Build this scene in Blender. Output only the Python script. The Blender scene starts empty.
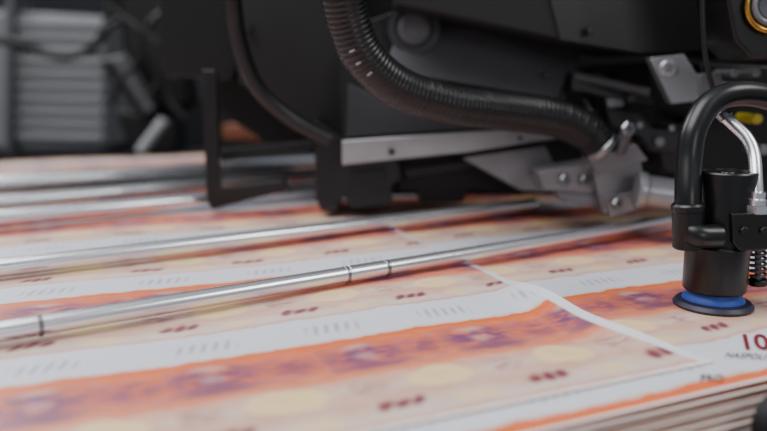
import bpy, bmesh, math, random
from mathutils import Vector, Matrix
random.seed(4)
F=740.0; H=0.125; CX,CY=383.5,215.5
PITCH=math.atan((CY-82)/F)
COL=bpy.context.scene.collection
def ray(px,py):
    x=(px-CX)/F; y=-(py-CY)/F
    c,s=math.cos(PITCH),math.sin(PITCH)
    return Vector((x, c+y*s, -s+y*c))
def R(px,py,Y):
    d=ray(px,py); return Vector((0,0,H))+d*(Y/d.y)
def G(px,py,z=0.0):
    d=ray(px,py); return Vector((0,0,H))+d*((z-H)/d.z)
def lin(h):
    h=h.lstrip('#'); o=[]
    for i in (0,2,4):
        c=int(h[i:i+2],16)/255; o.append(c/12.92 if c<=.04045 else ((c+.055)/1.055)**2.4)
    return (*o,1)
# ---------------- materials
def mat(name,col,rough=.5,metal=0,bump=0,bscale=400,var=.15,emit=0,coat=0):
    m=bpy.data.materials.new(name); m.use_nodes=True; nt=m.node_tree; b=nt.nodes['Principled BSDF']
    c=lin(col)
    tc=nt.nodes.new('ShaderNodeTexCoord'); n=nt.nodes.new('ShaderNodeTexNoise'); n.inputs['Scale'].default_value=bscale*.12; n.inputs['Detail'].default_value=5
    nt.links.new(tc.outputs['Object'],n.inputs['Vector'])
    mx=nt.nodes.new('ShaderNodeMix'); mx.data_type='RGBA'
    mx.inputs[6].default_value=tuple(v*(1-var) for v in c[:3])+(1,); mx.inputs[7].default_value=tuple(min(1,v*(1+var)) for v in c[:3])+(1,)
    nt.links.new(n.outputs['Fac'],mx.inputs[0]); nt.links.new(mx.outputs[2],b.inputs['Base Color'])
    b.inputs['Roughness'].default_value=rough; b.inputs['Metallic'].default_value=metal
    b.inputs['Coat Weight'].default_value=coat
    if bump:
        n2=nt.nodes.new('ShaderNodeTexNoise'); n2.inputs['Scale'].default_value=bscale; nt.links.new(tc.outputs['Object'],n2.inputs['Vector'])
        bp=nt.nodes.new('ShaderNodeBump'); bp.inputs['Strength'].default_value=bump; bp.inputs['Distance'].default_value=.001
        nt.links.new(n2.outputs['Fac'],bp.inputs['Height']); nt.links.new(bp.outputs[0],b.inputs['Normal'])
    return m
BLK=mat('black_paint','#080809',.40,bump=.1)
BLK2=mat('matte_black','#050506',.6)  # near-black, rougher than the black paint
RUB=mat('black_rubber','#0c0c0e',.34)
RUBH=mat('black_hose_plastic','#07080a',.33)
DGR=mat('dark_grey_steel','#57585c',.40,metal=.2)
SHD=mat('dark_steel','#1c1d1f',.42,metal=.3)
MID=mat('mid_grey_steel','#333437',.42,metal=.3)
GRY=mat('grey_steel','#828387',.36,metal=.6)
SAT=mat('satin_metal','#8f9094',.36,metal=.7,bump=.1)
ALU=mat('brushed_aluminium','#a2a2a4',.34,metal=.75,bump=.15)
CHR=mat('polished_steel','#e4e6ea',.27,metal=.92,bump=0,var=.03)
CHD=mat('steel_collar','#8b8c90',.28,metal=1)
BLUE=mat('blue_silicone','#1b3f98',.5)
PURP=mat('dark_violet_rubber','#1f1b34',.45)
GOLD=mat('brass','#c79a4a',.25,metal=1)
YEL=mat('yellow_plastic','#b3a62a',.4)
GRN=mat('green_plastic','#2c5236',.5)
WHT=mat('white_ink','#b4b6ba',.5)
INK=mat('dark_red_ink','#701626',.6)
INKG=mat('grey_ink','#4e3a48',.6)
EDGE=mat('paper_edge','#f4e2d4',.7)
BGG=mat('pale_grey_metal','#7c7e81',.6)
BGW=mat('off_white_plastic','#9c9ea0',.6)
WALL=mat('dark_wall','#3a3b3e',.8)
FLR=mat('floor_grey','#3a3a3a',.7)
ORG=mat('orange_plastic','#6a3a24',.5)
# printed sheet
def sheetmat():
    m=bpy.data.materials.new('banknote_print'); m.use_nodes=True; nt=m.node_tree; L=nt.links; b=nt.nodes['Principled BSDF']
    def w(n,i,v):
        if isinstance(v,(int,float)): n.inputs[i].default_value=v
        else: L.new(v.s,n.inputs[i])
    class E:
        def __init__(s,k): s.s=k
        def __add__(a,o): return ma('ADD',a,o)
        def __radd__(a,o): return ma('ADD',o,a)
        def __sub__(a,o): return ma('SUBTRACT',a,o)
        def __rsub__(a,o): return ma('SUBTRACT',o,a)
        def __mul__(a,o): return ma('MULTIPLY',a,o)
        def __rmul__(a,o): return ma('MULTIPLY',a,o)
    def ma(op,*a):
        n=nt.nodes.new('ShaderNodeMath'); n.operation=op
        for i,v in enumerate(a): w(n,i,v)
        return E(n.outputs[0])
    def sm(x,a,c):
        n=nt.nodes.new('ShaderNodeMapRange'); n.interpolation_type='SMOOTHSTEP'
        w(n,0,x); n.inputs[1].default_value=a; n.inputs[2].default_value=c; return E(n.outputs[0])
    def band(x,a,c,s): return sm(x,a-s,a+s)*(1-sm(x,c-s,c+s))
    def ell(U,V,cu,cv,ru,rv,lo=.6,hi=1.15):
        p=(U-cu)*(1/ru); q=(V-cv)*(1/rv)
        return 1-sm(ma('SQRT',p*p+q*q),lo,hi)
    def mix(f,A,B):
        n=nt.nodes.new('ShaderNodeMix'); n.data_type='RGBA'; w(n,0,f)
        for i,v in ((6,A),(7,B)):
            if isinstance(v,str): n.inputs[i].default_value=lin(v)
            else: L.new(v.s,n.inputs[i])
        return E(n.outputs[2])
    uv=nt.nodes.new('ShaderNodeUVMap'); uv.uv_map='print'
    sp=nt.nodes.new('ShaderNodeSeparateXYZ'); L.new(uv.outputs[0],sp.inputs[0])
    u=E(sp.outputs[0]); v=E(sp.outputs[1])
    ed=nt.nodes.new('ShaderNodeUVMap'); ed.uv_map='edge'
    se=nt.nodes.new('ShaderNodeSeparateXYZ'); L.new(ed.outputs[0],se.inputs[0])
    eu=E(se.outputs[0]); ev=E(se.outputs[1])
    def noise(sx,sy,det=3):
        mp=nt.nodes.new('ShaderNodeMapping'); mp.inputs['Scale'].default_value=(sx,sy,1); L.new(uv.outputs[0],mp.inputs[0])
        n=nt.nodes.new('ShaderNodeTexNoise'); n.inputs['Scale'].default_value=1; n.inputs['Detail'].default_value=det; L.new(mp.outputs[0],n.inputs[0]); return E(n.outputs[0])
    n1=noise(6,14); n2=noise(3,9); n3=noise(9,42,2); n4=noise(1.6,1.2,1); n5=noise(5,34,2)
    U=ma('FRACT',u+(n4-.5)*.14); V=ma('FRACT',v+(n1-.5)*.055+(n4-.5)*.05)
    c=mix(sm(n2,.25,.75),'#cba590','#d6bfb4')
    c=mix(sm(n5,.35,.7)*.30,c,'#dcc8b6')
    c=mix(sm(n3,.5,.8)*.20,c,'#a9788a')
    c=mix(band(V,.34,.42,.04)*.45,c,'#d29279')
    c=mix(band(V,.50,.58,.04)*.4,c,'#c78f78')
    c=mix(band(V,.62,.70,.03)*.55,c,'#d2c3bc')
    c=mix(band(V,.0,.355,.026),c,'#dc6e3c')                # strong orange
    c=mix(band(V,-.02,.030,.010)*.7,c,'#d85f2c')
    c=mix(band(V,.26,.37,.04)*.5,c,'#d88a6a')
    c=mix(band(V,.04,.33,.04)*sm(n3,.35,.75)*.35,c,'#e3a07e')
    c=mix(band(V,.06,.33,.04)*sm(n5,.38,.60)*.45,c,'#a4607a')
    # architectural vignette in purple, softly merging
    pv=ell(U,V,.30,.175,.44,.14,.30,1.1)*sm(n1*.5+n3*.6,.36,.62)
    c=mix(pv*.9,c,'#60406a')
    pv2=ell(U,V,.82,.19,.24,.11,.25,1.1)*sm(n1*.5+n3*.6,.38,.62)
    c=mix(pv2*.8,c,'#784664')
    c=mix(ell(U,V,.30,.285,.40,.042,.2,1.2)*.8,c,'#744a68')
    c=mix(ell(U,V,.30,.09,.14,.035,.2,1.3)*.5,c,'#e3b49e')
    c=mix(ell(U,V,.30,.19,.10,.045,.2,1.3)*.5,c,'#cf9f9f')
    c=mix(ell(U,V,.63,.455,.25,.088,.80,1.06)*.92,c,'#e6ca98')
    c=mix(ell(U,V,.60,.44,.14,.05,.3,1.3)*sm(n3,.4,.65)*.35,c,'#d2a884')
    c=mix(ell(U,V,.12,.45,.16,.07,.3,1.2)*sm(n3,.3,.65)*.7,c,'#9c6474')
    c=mix(ell(U,V,.70,.635,.17,.048,.5,1.1)*.75,c,'#e2c69a')
    # three dark red numeral strokes, merging into one mark
    c=mix(ell(U,V,.24,.60,.19,.045,.3,1.15)*.5,c,'#8a3a4c')
    for k in range(3):
        c=mix(ell(U+(V-.6)*.9,V,.13+.105*k,.60,.060,.044,.3,1.1)*.85,c,'#6e1834')
    # white strip with faint serials
    wh=band(V,.71,.985,.018)
    c=mix(wh*.97,c,'#d0d2dc')
    st=sm(ma('SINE',u*(2*math.pi*12)+v*40),-.8,1.0)
    c=mix(band(V,.815,.905,.03)*band(U,.12,.55,.06)*st*.5,c,'#77728c')
    c=mix(band(V,.69,.712,.01)*.5,c,'#cf8460')
    # white unprinted margins, widest near the lifted corner
    c=mix((1-sm(eu,.0042,.0060))*(1-sm(ev,.15,.20)*.5),c,'#d6d8e0')
    c=mix(1-sm(ev,.0016,.0024),c,'#ece2dc')
    L.new(c.s,b.inputs['Base Color']); b.inputs['Roughness'].default_value=.42
    return m
PRINT=sheetmat()
# ---------------- mesh helpers
def mobj(name,bm,m,parent=None,smooth=35,bevel=0,keep=False):
    if not keep: bmesh.ops.recalc_face_normals(bm,faces=bm.faces)
    me=bpy.data.meshes.new(name); bm.to_mesh(me); bm.free()
    for x in (m if isinstance(m,(list,tuple)) else [m]): me.materials.append(x)
    me.shade_smooth()
    try: me.set_sharp_from_angle(angle=math.radians(smooth))
    except Exception: pass
    o=bpy.data.objects.new(name,me); COL.objects.link(o)
    if parent: o.parent=parent; o.matrix_parent_inverse=Matrix.Translation(-parent.location)
    if bevel:
        md=o.modifiers.new('bevel','BEVEL'); md.width=bevel; md.segments=2; md.limit_method='ANGLE'
    return o
def tag(o,label,cat,group=None,kind=None):
    if label: o['label']=label
    if cat: o['category']=cat
    if group: o['group']=group
    if kind: o['kind']=kind
    return o
def thing(name,loc,label,cat,group=None):
    o=bpy.data.objects.new(name,None); o.empty_display_size=.02; COL.objects.link(o); o.location=loc
    return tag(o,label,cat,group)
def prism(pts,depth,bm=None):
    bm=bm or bmesh.new()
    if not isinstance(depth,Vector): depth=Vector((0,depth,0))
    a=[bm.verts.new(p) for p in pts]; b=[bm.verts.new(p+depth) for p in pts]
    bm.faces.new(a); bm.faces.new(b[::-1]); n=len(a)
    for i in range(n): bm.faces.new((a[i],b[i],b[(i+1)%n],a[(i+1)%n]))
    return bm
def pp(pix,Y): return [R(p[0],p[1],p[2] if len(p)>2 else Y) for p in pix]
def box(bm,lo,hi):
    bmesh.ops.create_cube(bm,size=1,matrix=Matrix.Translation((Vector(lo)+Vector(hi))/2)@Matrix.Diagonal((hi[0]-lo[0],hi[1]-lo[1],hi[2]-lo[2],1))); return bm
def spline(pts,n):
    out=[];P=[pts[0]*2-pts[1]]+pts+[pts[-1]*2-pts[-2]]
    for i in range(1,len(P)-2):
        for k in range(n):
            t=k/n; a,b,c,d=P[i-1],P[i],P[i+1],P[i+2]
            out.append(.5*((2*b)+(c-a)*t+(2*a-5*b+4*c-d)*t*t+(3*b-a-3*c+d)*t**3))
    out.append(pts[-1]); return out
def sweep(path,rad,seg=20,bm=None,cap=True):
    bm=bm or bmesh.new(); rings=[]; t0=(path[1]-path[0]).normalized()
    nrm=t0.orthogonal().normalized(); s=0
    for i,p in enumerate(path):
        t=(path[min(i+1,len(path)-1)]-path[max(i-1,0)]).normalized()
        nrm=(nrm-t*nrm.dot(t)).normalized(); bn=t.cross(nrm)
        r=rad(i,s) if callable(rad) else rad
        if i+1<len(path): s+=(path[i+1]-p).length
        rings.append([bm.verts.new(p+(nrm*math.cos(2*math.pi*k/seg)+bn*math.sin(2*math.pi*k/seg))*r) for k in range(seg)])
    for a,b in zip(rings,rings[1:]):
        for k in range(seg): bm.faces.new((a[k],a[(k+1)%seg],b[(k+1)%seg],b[k]))
    if cap: bm.faces.new(rings[0]); bm.faces.new(rings[-1][::-1])
    return bm
def cyl(a,b,r,seg=32,bm=None,ch=.12):
    a=Vector(a);b=Vector(b); d=(b-a); L=d.length; d.normalize(); c=min(r*ch,L*.3)
    pts=[a,a+d*c,b-d*c,b]; rr=[r-c,r,r,r-c]
    bm=bm or bmesh.new(); n=d.orthogonal().normalized(); e=d.cross(n); rings=[]
    for p,q in zip(pts,rr): rings.append([bm.verts.new(p+(n*math.cos(2*math.pi*k/seg)+e*math.sin(2*math.pi*k/seg))*q) for k in range(seg)])
    for x,y in zip(rings,rings[1:]):
        for k in range(seg): bm.faces.new((x[k],x[(k+1)%seg],y[(k+1)%seg],y[k]))
    bm.faces.new(rings[0]); bm.faces.new(rings[-1][::-1]); return bm
def lathe(prof,c,seg=48,bm=None,axis=None):
    bm=bm or bmesh.new(); rings=[]
    M=Matrix.Identity(3) if axis is None else Vector((0,0,1)).rotation_difference(Vector(axis)).to_matrix()
    for r,z in prof: rings.append([bm.verts.new(Vector(c)+M@Vector((r*math.cos(2*math.pi*k/seg),r*math.sin(2*math.pi*k/seg),z))) for k in range(seg)])
    for x,y in zip(rings,rings[1:]):
        for k in range(seg): bm.faces.new((x[k],x[(k+1)%seg],y[(k+1)%seg],y[k]))
    bm.faces.new(rings[0]); bm.faces.new(rings[-1][::-1]); return bm
# ---------------- setting
def struct(name,lo,hi,m): o=mobj(name,box(bmesh.new(),lo,hi),m); o['kind']='structure'; return o
struct('floor',(-3,-1.5,-.82),(3,3.1,-.8),FLR)
struct('wall_back',(-3,3.0,-.8),(3,3.1,1.8),WALL)
# ---------------- sheets.   u,v axes: rows run about 66 deg off the view axis
A=math.radians(66); UD=Vector((math.sin(A),math.cos(A),0)); VD=Vector((math.cos(A),-math.sin(A),0))
PU,PV=.0672,.1275
def sheet(u0,u1,v0,v1,nu,nv,zf,ush,vsh,th=.0003,name='banknote_sheet',off=None,m=None,ug=None):
    bm=bmesh.new(); L1=bm.loops.layers.uv.new('print'); L2=bm.loops.layers.uv.new('edge')
    top=[];bot=[]
    for j in range(nv+1):
        rt=[];rb=[]
        for i in range(nu+1):
            u=u0+(u1-u0)*(i/nu)**(ug or 1); v=v0+(v1-v0)*j/nv; z=zf(u,v); p=UD*u+VD*v
            if off: p=p+off(u,v)
            rt.append((bm.verts.new((p.x,p.y,z)),u,v)); rb.append((bm.verts.new((p.x,p.y,z-th)),u,v))
        top.append(rt); bot.append(rb)
    def face(q,mi):
        f=bm.faces.new([x[0] for x in q]); f.material_index=mi
        for l,x in zip(f.loops,q):
            l[L1].uv=(x[1]/PU+ush,x[2]/PV+vsh); l[L2].uv=(u1-x[1],v1-x[2])
    for j in range(nv):
        for i in range(nu):
            face((top[j][i],top[j+1][i],top[j+1][i+1],top[j][i+1]),0); face((bot[j][i],bot[j][i+1],bot[j+1][i+1],bot[j+1][i]),0)
    for i in range(nu):
        face((top[nv][i],bot[nv][i],bot[nv][i+1],top[nv][i+1]),1); face((top[0][i],top[0][i+1],bot[0][i+1],bot[0][i]),1)
    for j in range(nv):
        face((top[j][nu],top[j+1][nu],bot[j+1][nu],bot[j][nu]),1); face((top[j][0],bot[j][0],bot[j+1][0],top[j+1][0]),1)
    return mobj(name,bm,m or [PRINT,EDGE])
VS=-VD.dot(G(280,352))/PV; US=.63-UD.dot(G(430,370))/PU
UR=UD.dot(G(684,358)); VF=VD.dot(G(694,367))
VST=VD.dot(G(767,379))
def z_top(u,v):
    fr=max(0,1-(VF-v)/.10)        # 1 at the front edge
    z=.0019+(.0006*math.sin(u*26+v*9)+.0005*math.sin(v*38-u*12))*(1-fr)
    z-=.0012*fr
    t=min(1,max(0,(VF-v)/.165))
    e=max(0,1-(UR-u)/.030); z+=e**2.2*.0085*math.sin(math.pi*t)**1.3*(1+.2*math.sin(t*11))
    return z
def off_top(u,v):
    t=(VF-v)/.15
    e=max(0,1-(UR-u)/.12)
    if t>1.2: return Vector()
    return UD*(e*(-.011*math.sin(math.pi*min(1,max(0,t/1.2)))+.008*max(0,1-t*3)**2+.0012*math.sin(t*13)))
o=sheet(-1.25,UR,-1.30,VF,330,220,z_top,US,VS,off=off_top,ug=.6)
tag(o,'uppermost loose sheet of orange and white banknotes, white right margin lying under the steel rods','printed sheet')
NS=22; SP=.0013
EDGES=[EDGE,mat('tinted_edge','#cf7c4c',.7),mat('shaded_edge','#7c5a4c',.7),mat('cream_edge','#f2d2b6',.7)]
for k in range(NS):
    ph=random.uniform(0,6.3); vf=VST+((-.0026 if k%3==1 else 0)+random.uniform(-.0008,.0008)+k*.00030 if k else 0)
    zb=-.0003-k*SP
    def zf(u,v,ph=ph,zb=zb,k=k):
        e=max(0,1-(vf-v)/.05)
        return zb+(.00032*math.sin(u*22+ph)+.00008*math.sin(u*90+ph*3))*(e if k else .5)
    du=random.uniform(-.004,.004)
    o=sheet(-.25 if k else -.45,.62+du,-.75 if k else -.95,vf,130,10 if k else 60,zf,US+.2,-(VST-.009)/PV,th=.0004,m=[PRINT,EDGES[random.choice((0,0,1,2,3))]])
    if k==0:
        tag(o,'banknote sheet forming the top of the stack, directly under the suction cup','printed sheet'); s0=o
    else: tag(o,'printed banknote sheet in the pile, only its wavy front edge showing','printed sheet','stacked banknote sheets below the top one')
def textmesh(body,p0,p1,size,m,name,bold=0,sx=1,shear=0,space=1):
    cu=bpy.data.curves.new('t','FONT'); cu.body=body; cu.size=size; cu.extrude=.00004; cu.offset=bold; cu.space_character=space
    t=bpy.data.objects.new('t',cu); COL.objects.link(t); dg=bpy.context.evaluated_depsgraph_get()
    me=bpy.data.meshes.new_from_object(t.evaluated_get(dg)); bpy.data.objects.remove(t)
    d=(p1-p0); a=math.atan2(d.y,d.x)
    SH=Matrix(((1,shear,0,0),(0,1,0,0),(0,0,1,0),(0,0,0,1)))
    me.transform(Matrix.Translation(p0)@Matrix.Rotation(a,4,'Z')@SH@Matrix.Diagonal((sx,1,1,1)))
    me.materials.clear(); me.materials.append(m)
    o=bpy.data.objects.new(name,me); COL.objects.link(o); o.parent=s0; return o
zt=.0003
textmesh('10',G(740,349,zt),G(785,349,zt),.030,INK,'numeral',.0007,.50,.40)['label']='dark red numeral 10'
textmesh('NASPOLIT',G(724,357,zt),G(775,360,zt),.0105,INKG,'lettering',0,.40,.46,1.08)
textmesh('PRO',G(700,381,zt),G(722,381,zt),.0105,INKG,'lettering',.0001,.48,.42,1.08)
# table below
t=thing('pile_table',(0.1,.45,-.8),'black table plate carrying the stack of sheets','table')
zt0=-.0003-NS*SP-.0002
pts=[UD*-1.2+VD*-1.25,UD*.62+VD*-1.25,UD*.62+VD*(VST-.02),UD*-1.2+VD*(VST-.02)]
mobj('table_plate',prism([p+Vector((0,0,zt0-.02)) for p in pts],Vector((0,0,.02))),BLK,t,bevel=.001)
for p in pts:
    q=p*.93+(sum(pts,Vector())/4)*.07
    mobj('leg',box(bmesh.new(),(q.x-.02,q.y-.02,-.8),(q.x+.02,q.y+.02,zt0-.02)),BLK,t)
# ---------------- rods
rods=[(0,332,668,221,.0050,.0090,'front steel rod with two collar joints, nearest the camera','f'),
 (0,268,520,206,.0060,.0098,'second steel rod from the camera, ending below the black machine head','s'),
 (0,219,310,190,.0080,.0118,'third steel rod from the camera, passing the foot of the guard bar','t'),
 (0,203,310,176,.0076,.0116,'fourth steel rod from the camera, dull, close behind the third','u'),
 (0,185,320,163,.0108,.0152,'farthest steel rod across the sheets','v')]
for (x0,y0,x1,y1,r,z,lab,key) in rods:
    a=G(x0,y0,z); b=G(x1,y1,z); d=(b-a).normalized(); a2=a-d*.25
    b2=b+d*.02 if key!='v' else b+d*.03
    t=thing('guide_rod',a2,lab,'steel rod','steel rods across the sheets')
    mobj('rod',cyl(a2,b2,r,40,ch=.2),CHR,t)
    if key=='f':
        for q in ((40,325.5),(346,274.5),(386,268)):
            c=G(*q,z); mobj('collar',cyl(c-d*.0011,c+d*.0011,r*1.08,40,ch=.05),CHD,t)
        c0=G(348,274.2,z); c1=G(384,268.3,z); mobj('sleeve',cyl(c0,c1,r*1.05,40),CHR,t)
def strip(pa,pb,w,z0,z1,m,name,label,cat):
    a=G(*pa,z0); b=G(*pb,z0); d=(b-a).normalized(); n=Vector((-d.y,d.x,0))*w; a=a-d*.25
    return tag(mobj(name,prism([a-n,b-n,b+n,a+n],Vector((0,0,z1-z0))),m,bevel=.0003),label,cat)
strip((0,201),(300,175),.026,.0032,.0038,BLK,'gap_shade_strip','flat black strip added as shade between the two farthest steel rods','strip')  # both strips are added to darken the gaps between the far rods
strip((0,215.5),(300,187.5),.012,.0032,.0037,BLK,'gap_shade_strip','narrow flat black strip added as shade between the third and fourth steel rods','strip')
# ---------------- press head
t=thing('press_head',R(450,200,.7),'large black machine head hanging over the sheets','machine')
head=t
def P_(name,pix,Y,dep,m,bev=.0008,par=t): return mobj(name,prism(pp(pix,Y),dep),m,par,bevel=bev)
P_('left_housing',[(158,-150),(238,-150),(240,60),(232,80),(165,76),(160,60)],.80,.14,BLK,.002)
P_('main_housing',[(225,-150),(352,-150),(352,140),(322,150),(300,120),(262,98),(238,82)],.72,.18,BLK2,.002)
P_('lower_block',[(314,120),(345,140),(398,160),(402,178),(392,186),(392,205),(350,209),(346,198),(338,198),(338,210),(322,212),(316,200)],.67,.08,BLK,.001)
P_('block_cover',[(350,172),(384,168),(386,192),(352,196)],.667,.004,SHD,.0006)
P_('under_tray',[(398,150),(545,140),(556,182),(520,196),(470,190),(462,202),(420,204),(416,192),(398,192)],.70,.06,BLK2,.001)
P_('cross_stay',[(404,170),(470,160),(472,168),(406,179)],.69,.006,SHD,.0006)
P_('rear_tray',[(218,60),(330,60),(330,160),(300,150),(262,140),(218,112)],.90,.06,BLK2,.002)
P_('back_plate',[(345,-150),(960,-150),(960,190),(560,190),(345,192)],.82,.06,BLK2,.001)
P_('front_panel',[(340,62),(365,22),(400,10),(584,46),(578,64),(556,128),(342,141)],.66,.015,SHD,.0006)
P_('cover_plate',[(385,70,.635),(402,20,.655),(582,48,.668),(556,98,.645)],.655,.003,DGR,.0006)
P_('lower_plate',[(348,84,.655),(380,96,.655),(540,122,.655),(470,129,.652),(346,137,.650)],.655,.003,MID,.0006)
P_('crossbar',[(342,141,.645),(470,132,.65),(556,127,.66),(561,138,.66),(470,152,.65),(342,165,.645)],.65,.014,ALU,.0006)
P_('grey_gusset',[(462,158),(545,146),(560,176),(548,192),(520,190)],.665,.004,GRY,.0004)
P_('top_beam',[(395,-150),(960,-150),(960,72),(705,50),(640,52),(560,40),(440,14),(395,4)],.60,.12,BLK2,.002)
P_('beam_flange',[(545,-20),(700,-20),(702,50),(640,53),(560,40)],.598,.003,BLK,.0006)
c=R(414,28,.646)
mobj('round_cap',lathe([(.0,0),(.0213,.0),(.0222,.001),(.0222,.006),(.0165,.006),(.0155,.004),(.0,.0035)],c+Vector((0,.004,0)),48,axis=(0,-1,0)),MID,t)
mobj('cap_face',lathe([(0,0),(.0135,0),(.0135,.002),(.0125,.0026),(.008,.0026),(.0075,.0018),(0,.0018)],c,40,axis=(0,-1,0)),DGR,t)
for (px,py,Y,r) in [(545,75,.65,3),(392,152,.64,3),(520,138,.645,2),(250,30,.715,4),(590,30,.59,4)]:
    c=R(px,py,Y); mobj('bolt',lathe([(0,0),(r*Y/752*1.2,0),(r*Y/752*1.2,.002),(r*Y/752,.003),(0,.003)],c,6,axis=(0,-1,0)),BLK,t)
# camera housing with brass ring at right
P_('lens_housing',[(716,-60),(900,-60),(900,58),(752,58),(735,40)],.50,.05,BLK,.002)
c=R(772,5,.497)
for nm,rr,rw,m in (('brass_ring',.0165,.0017,GOLD),('lens_rim',.0118,.0022,GRY)):
    bm=bmesh.new(); n=56
    path=[c+Vector((math.cos(2*math.pi*k/n)*rr,-.001,math.sin(2*math.pi*k/n)*rr)) for k in range(n+1)]
    mobj(nm,sweep(path,rw,12,bm,False),m,t)
mobj('lens_face',lathe([(0,0),(.0105,0),(.009,.002),(0,.001)],c,40,axis=(0,-1,0)),DGR,t)
# clutter right, behind the gripper
P_('valve_block',[(592,66),(650,62),(655,110),(660,150),(600,128)],.68,.05,SHD,.001)
P_('valve_block',[(700,64),(800,68),(800,108),(704,102)],.60,.04,BLK,.001)
P_('slide_plate',[(640,110),(800,112),(800,175),(655,168)],.70,.03,SHD,.001)
P_('sloped_fin',[(572,70),(650,92),(655,104),(600,96),(572,90)],.64,.01,MID,.001)
P_('stepped_bracket',[(606,108),(640,112),(652,128),(680,130),(682,152),(652,152),(640,136),(612,126)],.655,.012,MID,.001)
P_('stepped_bracket',[(700,74),(722,72),(724,90),(712,100),(700,96)],.57,.012,DGR,.001)
P_('hanging_plate',[(656,138),(700,140),(700,176),(664,172)],.66,.008,BLK,.001)
P_('small_tab',[(724,82),(748,84),(748,92),(726,92)],.565,.006,GRY,.0006)
P_('small_tab',[(606,98),(622,96),(624,106),(608,108)],.645,.006,GRY,.0006)
for (px,py,Y,r,m,nm) in [(758,119,.57,5,YEL,'yellow_knob'),(744,100,.56,2,GRN,'indicator'),(757,73,.56,4,GRY,'screw'),(735,73,.56,4,GRY,'screw'),(610,88,.66,4,GRY,'screw'),(632,98,.635,4,DGR,'screw'),(660,142,.65,5,GRY,'screw'),(765,150,.6,5,GRY,'screw'),(728,98,.56,3,DGR,'screw'),(620,76,.66,4,SHD,'screw'),(690,120,.66,5,SHD,'screw'),(640,125,.65,3,ALU,'screw'),(672,128,.65,3,ALU,'screw')]:
    c=R(px,py,Y); rr=r*Y/752; mobj(nm,cyl(c,c+Vector((0,.03,0)),rr,20),m,t)
mobj('tie_rod',cyl(R(575,75,.64),R(650,92,.62),.004),DGR,t)
mobj('tie_rod',cyl(R(585,100,.64),R(600,128,.62),.005),BLK,t)
path=spline([R(702,-60,.48),R(702,0,.48),R(704,45,.48),R(708,70,.48),R(714,92,.48)],16)
mobj('cable',sweep(path,.0017,12),RUB,t)
# guard bar
g=thing('guard_bar',R(210,205,.70),'thin black upright bar with bent foot left of the machine head','bracket')
mobj('bar',prism(pp([(202,70),(216,70),(219,189),(284,180),(290,190),(226,206),(212,210),(206,200)],.69),.010),BLK,g,bevel=.001)
mobj('strut',prism(pp([(216,150),(222,150),(312,140),(316,150),(222,162)],.72),.008),BLK2,g,bevel=.001)
# sensor bracket
g=thing('sensor_bracket',R(675,98,.59),'small grey metal bracket with a round bolt under the top beam','bracket')
mobj('plate',prism(pp([(650,58,.585),(684,54,.585),(703,84,.575),(706,100,.572),(672,104,.572)],.585),.012),GRY,g,bevel=.0008)
c=R(667,69,.583); mobj('bolt',lathe([(0,0),(.0068,0),(.0068,.003),(.0058,.004),(.003,.004),(.0025,.002),(0,.002)],c,28,axis=(0,-1,0)),ALU,g)
# clamp
g=thing('clamp_bracket',R(620,214,.6),'grey aluminium clamp gripping the lower end of the ribbed hose','bracket')
mobj('clamp_block',prism(pp([(592,166),(640,156),(648,204),(604,214)],.598),.030),SAT,g,bevel=.0005)
mobj('clamp_cap',prism(pp([(588,158,.592),(636,144,.584),(648,160,.582),(600,176,.590)],.585),.010),GRY,g,bevel=.0005)
mobj('clamp_foot',prism(pp([(604,198,.594),(640,190,.590),(644,208,.590),(610,217,.594)],.59),.008),GRY,g,bevel=.0005)
mobj('side_arm',prism(pp([(538,172),(594,162),(594,194),(544,190)],.612),.030),SAT,g,bevel=.0005)
mobj('arm_foot',prism(pp([(556,192),(604,195),(608,208),(564,202)],.612),.024),GRY,g,bevel=.0005)
mobj('shaft',cyl(R(642,191,.576),R(712,201,.570),.0130),SAT,g)
mobj('shaft_end',cyl(R(636,190,.574),R(646,191.5,.573),.0148),SAT,g)
for (x,y,Y_) in ((627,129,.575),(564,180,.610),(616,204,.586),(584,180,.610)):
    c=R(x,y,Y_); k_=.8 if (x,y)!=(627,129) else 1; mobj('bolt',lathe([(0,0),(.0062*k_,0),(.0062*k_,.003),(.005*k_,.004),(.002,.004),(.002,.002),(0,.002)],c,6,axis=(.2,-1,.1)),CHD,g)
mobj('stem',cyl(R(627,130,.578),R(620,152,.586),.0045),DGR,g)
# ribbed hose
g=thing('ribbed_hose',R(610,150,.6),'thick black ribbed cable hose curving across the machine head','hose')
pts=[R(330,-90,.50),R(338,-30,.50),R(348,20,.51),R(365,58,.52),R(400,88,.535),R(450,104,.55),R(505,111,.57),R(555,118,.580),R(586,131,.585),R(602,148,.588)]
path=spline(pts,100); tot=sum((b-a).length for a,b in zip(path,path[1:]))
def rr(i,s):
    b=.0144*(1+.02*s/tot); ph=(s/.0036)%1
    return b*(1+(.015+.022*s/tot)*(abs(2*ph-1)**.7*2-1))
mobj('sheath',sweep(path,rr,32),RUBH,g,smooth=60)
p=path[-1]; d=(path[-1]-path[-6]).normalized()
mobj('end_fitting',cyl(p-d*.006,p,.0158,ch=.06),CHD,g)
cp=Vector((0,0,H))
for k,(px,py) in enumerate(((350,45),(357,58),(366,72))):
    i=min(range(len(path)),key=lambda j:(path[j]-R(px,py,.515)).length); q=path[i]; tg=(path[i+1]-path[i-1]).normalized()
    n=(cp-q); n=(n-tg*n.dot(tg)).normalized(); side=tg.cross(n)
    c=q+(n*.93+side*(.36 if k%2 else .30)).normalized()*.0147
    M=Matrix((tg,side,n)).transposed().to_4x4()
    bm=bmesh.new(); box(bm,(-.0005,-.0020,-.0004),(.0005,.0020,.0004)); bm.transform(Matrix.Translation(c)@M)
    mobj('printed_mark',bm,WHT,g)
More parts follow.
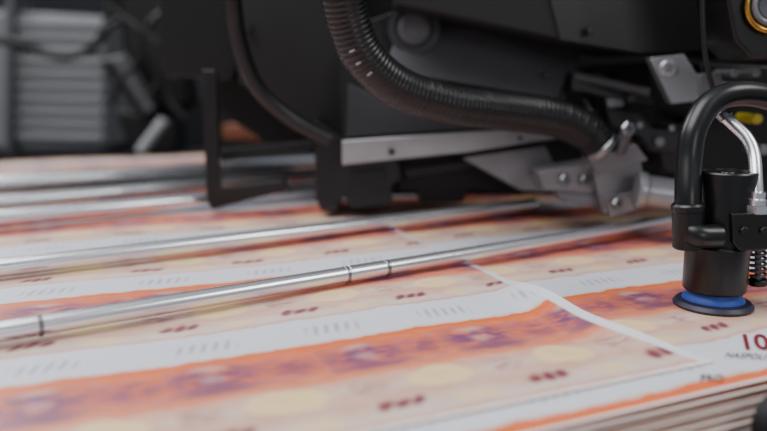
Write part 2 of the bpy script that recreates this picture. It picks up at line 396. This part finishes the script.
# thin hose at left
path=spline([R(226,-90,.62),R(232,-20,.62),R(238,35,.63),R(256,85,.64),R(290,118,.65),R(330,140,.655)],20)
o=mobj('pneumatic_hose',sweep(path,.0068,20),RUBH); tag(o,'smooth black hose curving down the left of the machine head','hose')
# ---------------- suction gripper
Yc=.405; S=Yc/752
def gz(py): return R(714,py,Yc).z
C0=Vector((R(713,300,Yc).x,Yc,0))
z0=.0004
g=thing('suction_gripper',(C0.x,C0.y,z0),'black suction gripper with blue cup pressing on the sheets','suction cup')
mobj('cup_lip',lathe([(0,z0),(.0212,z0),(.0215,.0014),(.0198,.0034),(.015,.0046),(0,.0046)],C0),PURP,g)['label']='dark violet rubber lip'
mobj('blue_cup',lathe([(0,.0040),(.0168,.0040),(.0165,.0050),(.0154,.0064),(.0146,.0078),(.0144,.0100),(0,.0100)],C0),BLUE,g)['label']='dark blue flared silicone cup'
zb=.0094; zt=gz(243)
mobj('body',lathe([(0,zb),(.0160,zb),(.0168,zb+.0010),(.0170,zb+.0022),(.0170,zt-.0012),(.0160,zt),(0,zt)],C0),RUB,g)
cc=C0+Vector((.0028,.001,0)); zq=gz(171)
mobj('upper_cylinder',lathe([(0,zt-.004),(.0158,zt-.004),(.0158,zq-.0008),(.0152,zq),(.0132,zq),(.0128,zq-.0012),(.004,zq-.0012),(.0035,zq-.0004),(0,zq-.0004)],cc),RUB,g)
mobj('clamp_block',prism(pp([(732,214),(780,212),(780,249),(740,251),(733,243)],Yc-.018),.031),BLK,g,bevel=.0006)
mobj('rear_clamp',prism(pp([(700,212),(770,210),(770,238),(700,238)],Yc+.002),.014),BLK,g,bevel=.0006)
mobj('side_fitting',cyl(R(688,248,Yc-.010),R(688,208,Yc-.010),.0082),BLK,g)
mobj('hose_collar',cyl(R(688,212,Yc-.010),R(688,203,Yc-.010),.0088),RUB,g)
mobj('elbow',sweep(spline([R(688,232,Yc-.013),R(700,236,Yc-.016),R(718,236,Yc-.014)],8),.0064,20),RUB,g)
path=spline([R(688,225,Yc-.010),R(688,195,Yc-.007),R(689,160,Yc),R(694,130,Yc+.004),R(709,105,Yc+.01),R(735,94,Yc+.014),R(770,98,Yc+.02),R(810,118,Yc+.03)],16)
mobj('arched_hose',sweep(path,lambda i,s:.0070,28),RUBH,g)
path=spline([R(722,114,Yc+.02),R(733,124,Yc+.015),R(747,138,Yc+.008),R(754,155,Yc+.002),R(756,180,Yc-.006),R(757,204,Yc-.012)],10)
mobj('steel_tube',sweep(path,.0034,20),CHR,g)['label']='bent polished steel tube'
mobj('tube_nut',cyl(R(721,112,Yc+.02),R(727,118,Yc+.018),.0042),CHD,g)
a=R(757,213,Yc-.014); mobj('steel_nut',lathe([(0,0),(.0056,0),(.0056,.0042),(0,.0042)],a,6),CHR,g)
a=R(757,205,Yc-.014); mobj('steel_ferrule',lathe([(0,0),(.0046,0),(.0046,.003),(.0038,.0036),(.0038,.007),(0,.007)],a,24),CHR,g)
a=R(758,286,Yc); b=R(758,246,Yc)
mobj('spring_pin',cyl(a,b,.0018,16),GRY,g)
hp=[]; n=150
for i in range(n+1):
    t_=i/n; an=t_*2*math.pi*6; p=a.lerp(b,.18+.8*t_); hp.append(p+Vector((math.cos(an)*.0040,math.sin(an)*.0040,0)))
mobj('spring',sweep(hp,.0008,8),DGR,g)
mobj('spring_seat',cyl(R(758,285,Yc),R(758,279,Yc),.0052),BLK,g)
for px,py in ((745,231),(765,231)):
    c=R(px,py,Yc-.020); mobj('screw',cyl(c,c+Vector((0,.003,0)),.0022,6),SHD,g)
mobj('mount_arm',prism(pp([(768,205),(820,205),(820,250),(768,250)],Yc-.010),.02),BLK,g,bevel=.001)
# ---------------- rubber wheel in bottom right
c=R(790,428,.280)
g=thing('rubber_wheel',c,'black rubber wheel at the bottom right corner beside the stack','wheel')
mobj('tyre',lathe([(.007,-.005),(.0148,-.005),(.0165,-.003),(.0165,.003),(.0148,.005),(.007,.005)],c,48,axis=(.3,-1,.1)),BLK2,g)
mobj('hub',lathe([(0,-.006),(.007,-.006),(.007,.006),(0,.006)],c,32,axis=(.3,-1,.1)),SHD,g)
# ---------------- background
def bg_thing(name,px,py,Y,label,cat): return thing(name,R(px,py,Y),label,cat)
g=bg_thing('ribbed_cabinet',50,160,1.9,'pale grey ribbed cabinet blurred at the far left','cabinet')
mobj('body',prism(pp([(-40,8),(104,16),(106,148),(-40,150)],1.9),.3),BGG,g,bevel=.01)
for k in range(10):
    y=20+k*12.5; mobj('rib',prism(pp([(14,y),(102,y+2),(102,y+7),(14,y+5)],1.885),.02),BGW,g,bevel=.002)
mobj('side_post',prism(pp([(4,-10),(12,-10),(12,155),(4,155)],1.86),.1),DGR,g,bevel=.005)
g=bg_thing('lever_unit',140,150,1.5,'blurred black lever and cylinder left of the machine head','machine part')
mobj('body',prism(pp([(112,-60),(170,-60),(178,50),(188,105),(160,120),(140,112),(122,60)],1.5),.12),BLK,g,bevel=.01)
mobj('arm',prism(pp([(96,60),(128,52),(158,108),(140,116)],1.44),.06),BLK,g,bevel=.01)
mobj('cylinder',cyl(R(118,60,1.42),R(150,112,1.42),.012),DGR,g)
mobj('foot',prism(pp([(112,108),(150,112),(172,120),(176,156),(130,154)],1.46),.1),BLK2,g,bevel=.01)
mobj('pale_grip',cyl(R(140,152,1.38),R(164,120,1.38),.010),BGW,g)
for q in ([(105,30),(125,20),(150,40),(160,75),(150,95)],[(112,8),(135,30),(138,60),(120,80),(112,104)],[(165,10),(148,30),(172,60),(168,96),(184,118)]):
    mobj('cable',sweep(spline([R(x,y,1.35) for x,y in q],12),.006,12),SHD,g)
path=spline([R(-10,38,1.5),R(20,44,1.5),R(60,56,1.5),R(92,48,1.5),R(108,20,1.5),R(112,-20,1.5)],12)
tag(mobj('loose_cable',sweep(path,.009,12),BLK2),'dark cable sagging in front of the grey cabinet','cable')
tag(mobj('orange_block',prism(pp([(222,124),(262,126),(264,142),(222,140)],1.3),.05),ORG,bevel=.004),'small dull orange block seen through the gap beside the guard bar','block')
tag(mobj('far_crossbeam',prism(pp([(100,100),(330,90),(330,140),(100,154)],2.3),.1),SHD,bevel=.01),'dark beam far behind the guard bar','beam')
# ---------------- light
def area(loc,target,size,e,col=(1,1,1),sy=None):
    l=bpy.data.lights.new('softbox','AREA'); l.size=size; l.energy=e; l.color=col
    if sy: l.shape='RECTANGLE'; l.size_y=sy
    o=bpy.data.objects.new('area_light',l); COL.objects.link(o); o.location=loc
    o.rotation_euler=(Vector(target)-Vector(loc)).to_track_quat('-Z','Y').to_euler()
area((-.55,.15,1.5),(-.05,.45,0),1.2,32,(1,.99,.985))
area((-1.3,1.6,1.3),(-.1,.6,0),.9,20,(.93,.96,1))  # backlight added to give the sheets a sheen
area((1.0,.1,1.1),(.2,.5,0),.5,8,(1,.98,.97))
area((.5,-.9,.5),(.15,.35,0),.35,2.2,(1,1,1))  # low fill added on the camera side to brighten the stack edges
w=bpy.data.worlds.new('w'); bpy.context.scene.world=w; w.use_nodes=True
w.node_tree.nodes['Background'].inputs[0].default_value=(.78,.82,.92,1); w.node_tree.nodes['Background'].inputs[1].default_value=.33
cam=bpy.data.cameras.new('camera'); co=bpy.data.objects.new('camera',cam); COL.objects.link(co)
co.location=(0,0,H); co.rotation_euler=(math.pi/2-PITCH,0,0); cam.sensor_width=36; cam.lens=F/767*36
cam.clip_start=.01; cam.dof.use_dof=True; cam.dof.focus_distance=.42; cam.dof.aperture_fstop=3.6
bpy.context.scene.camera=co
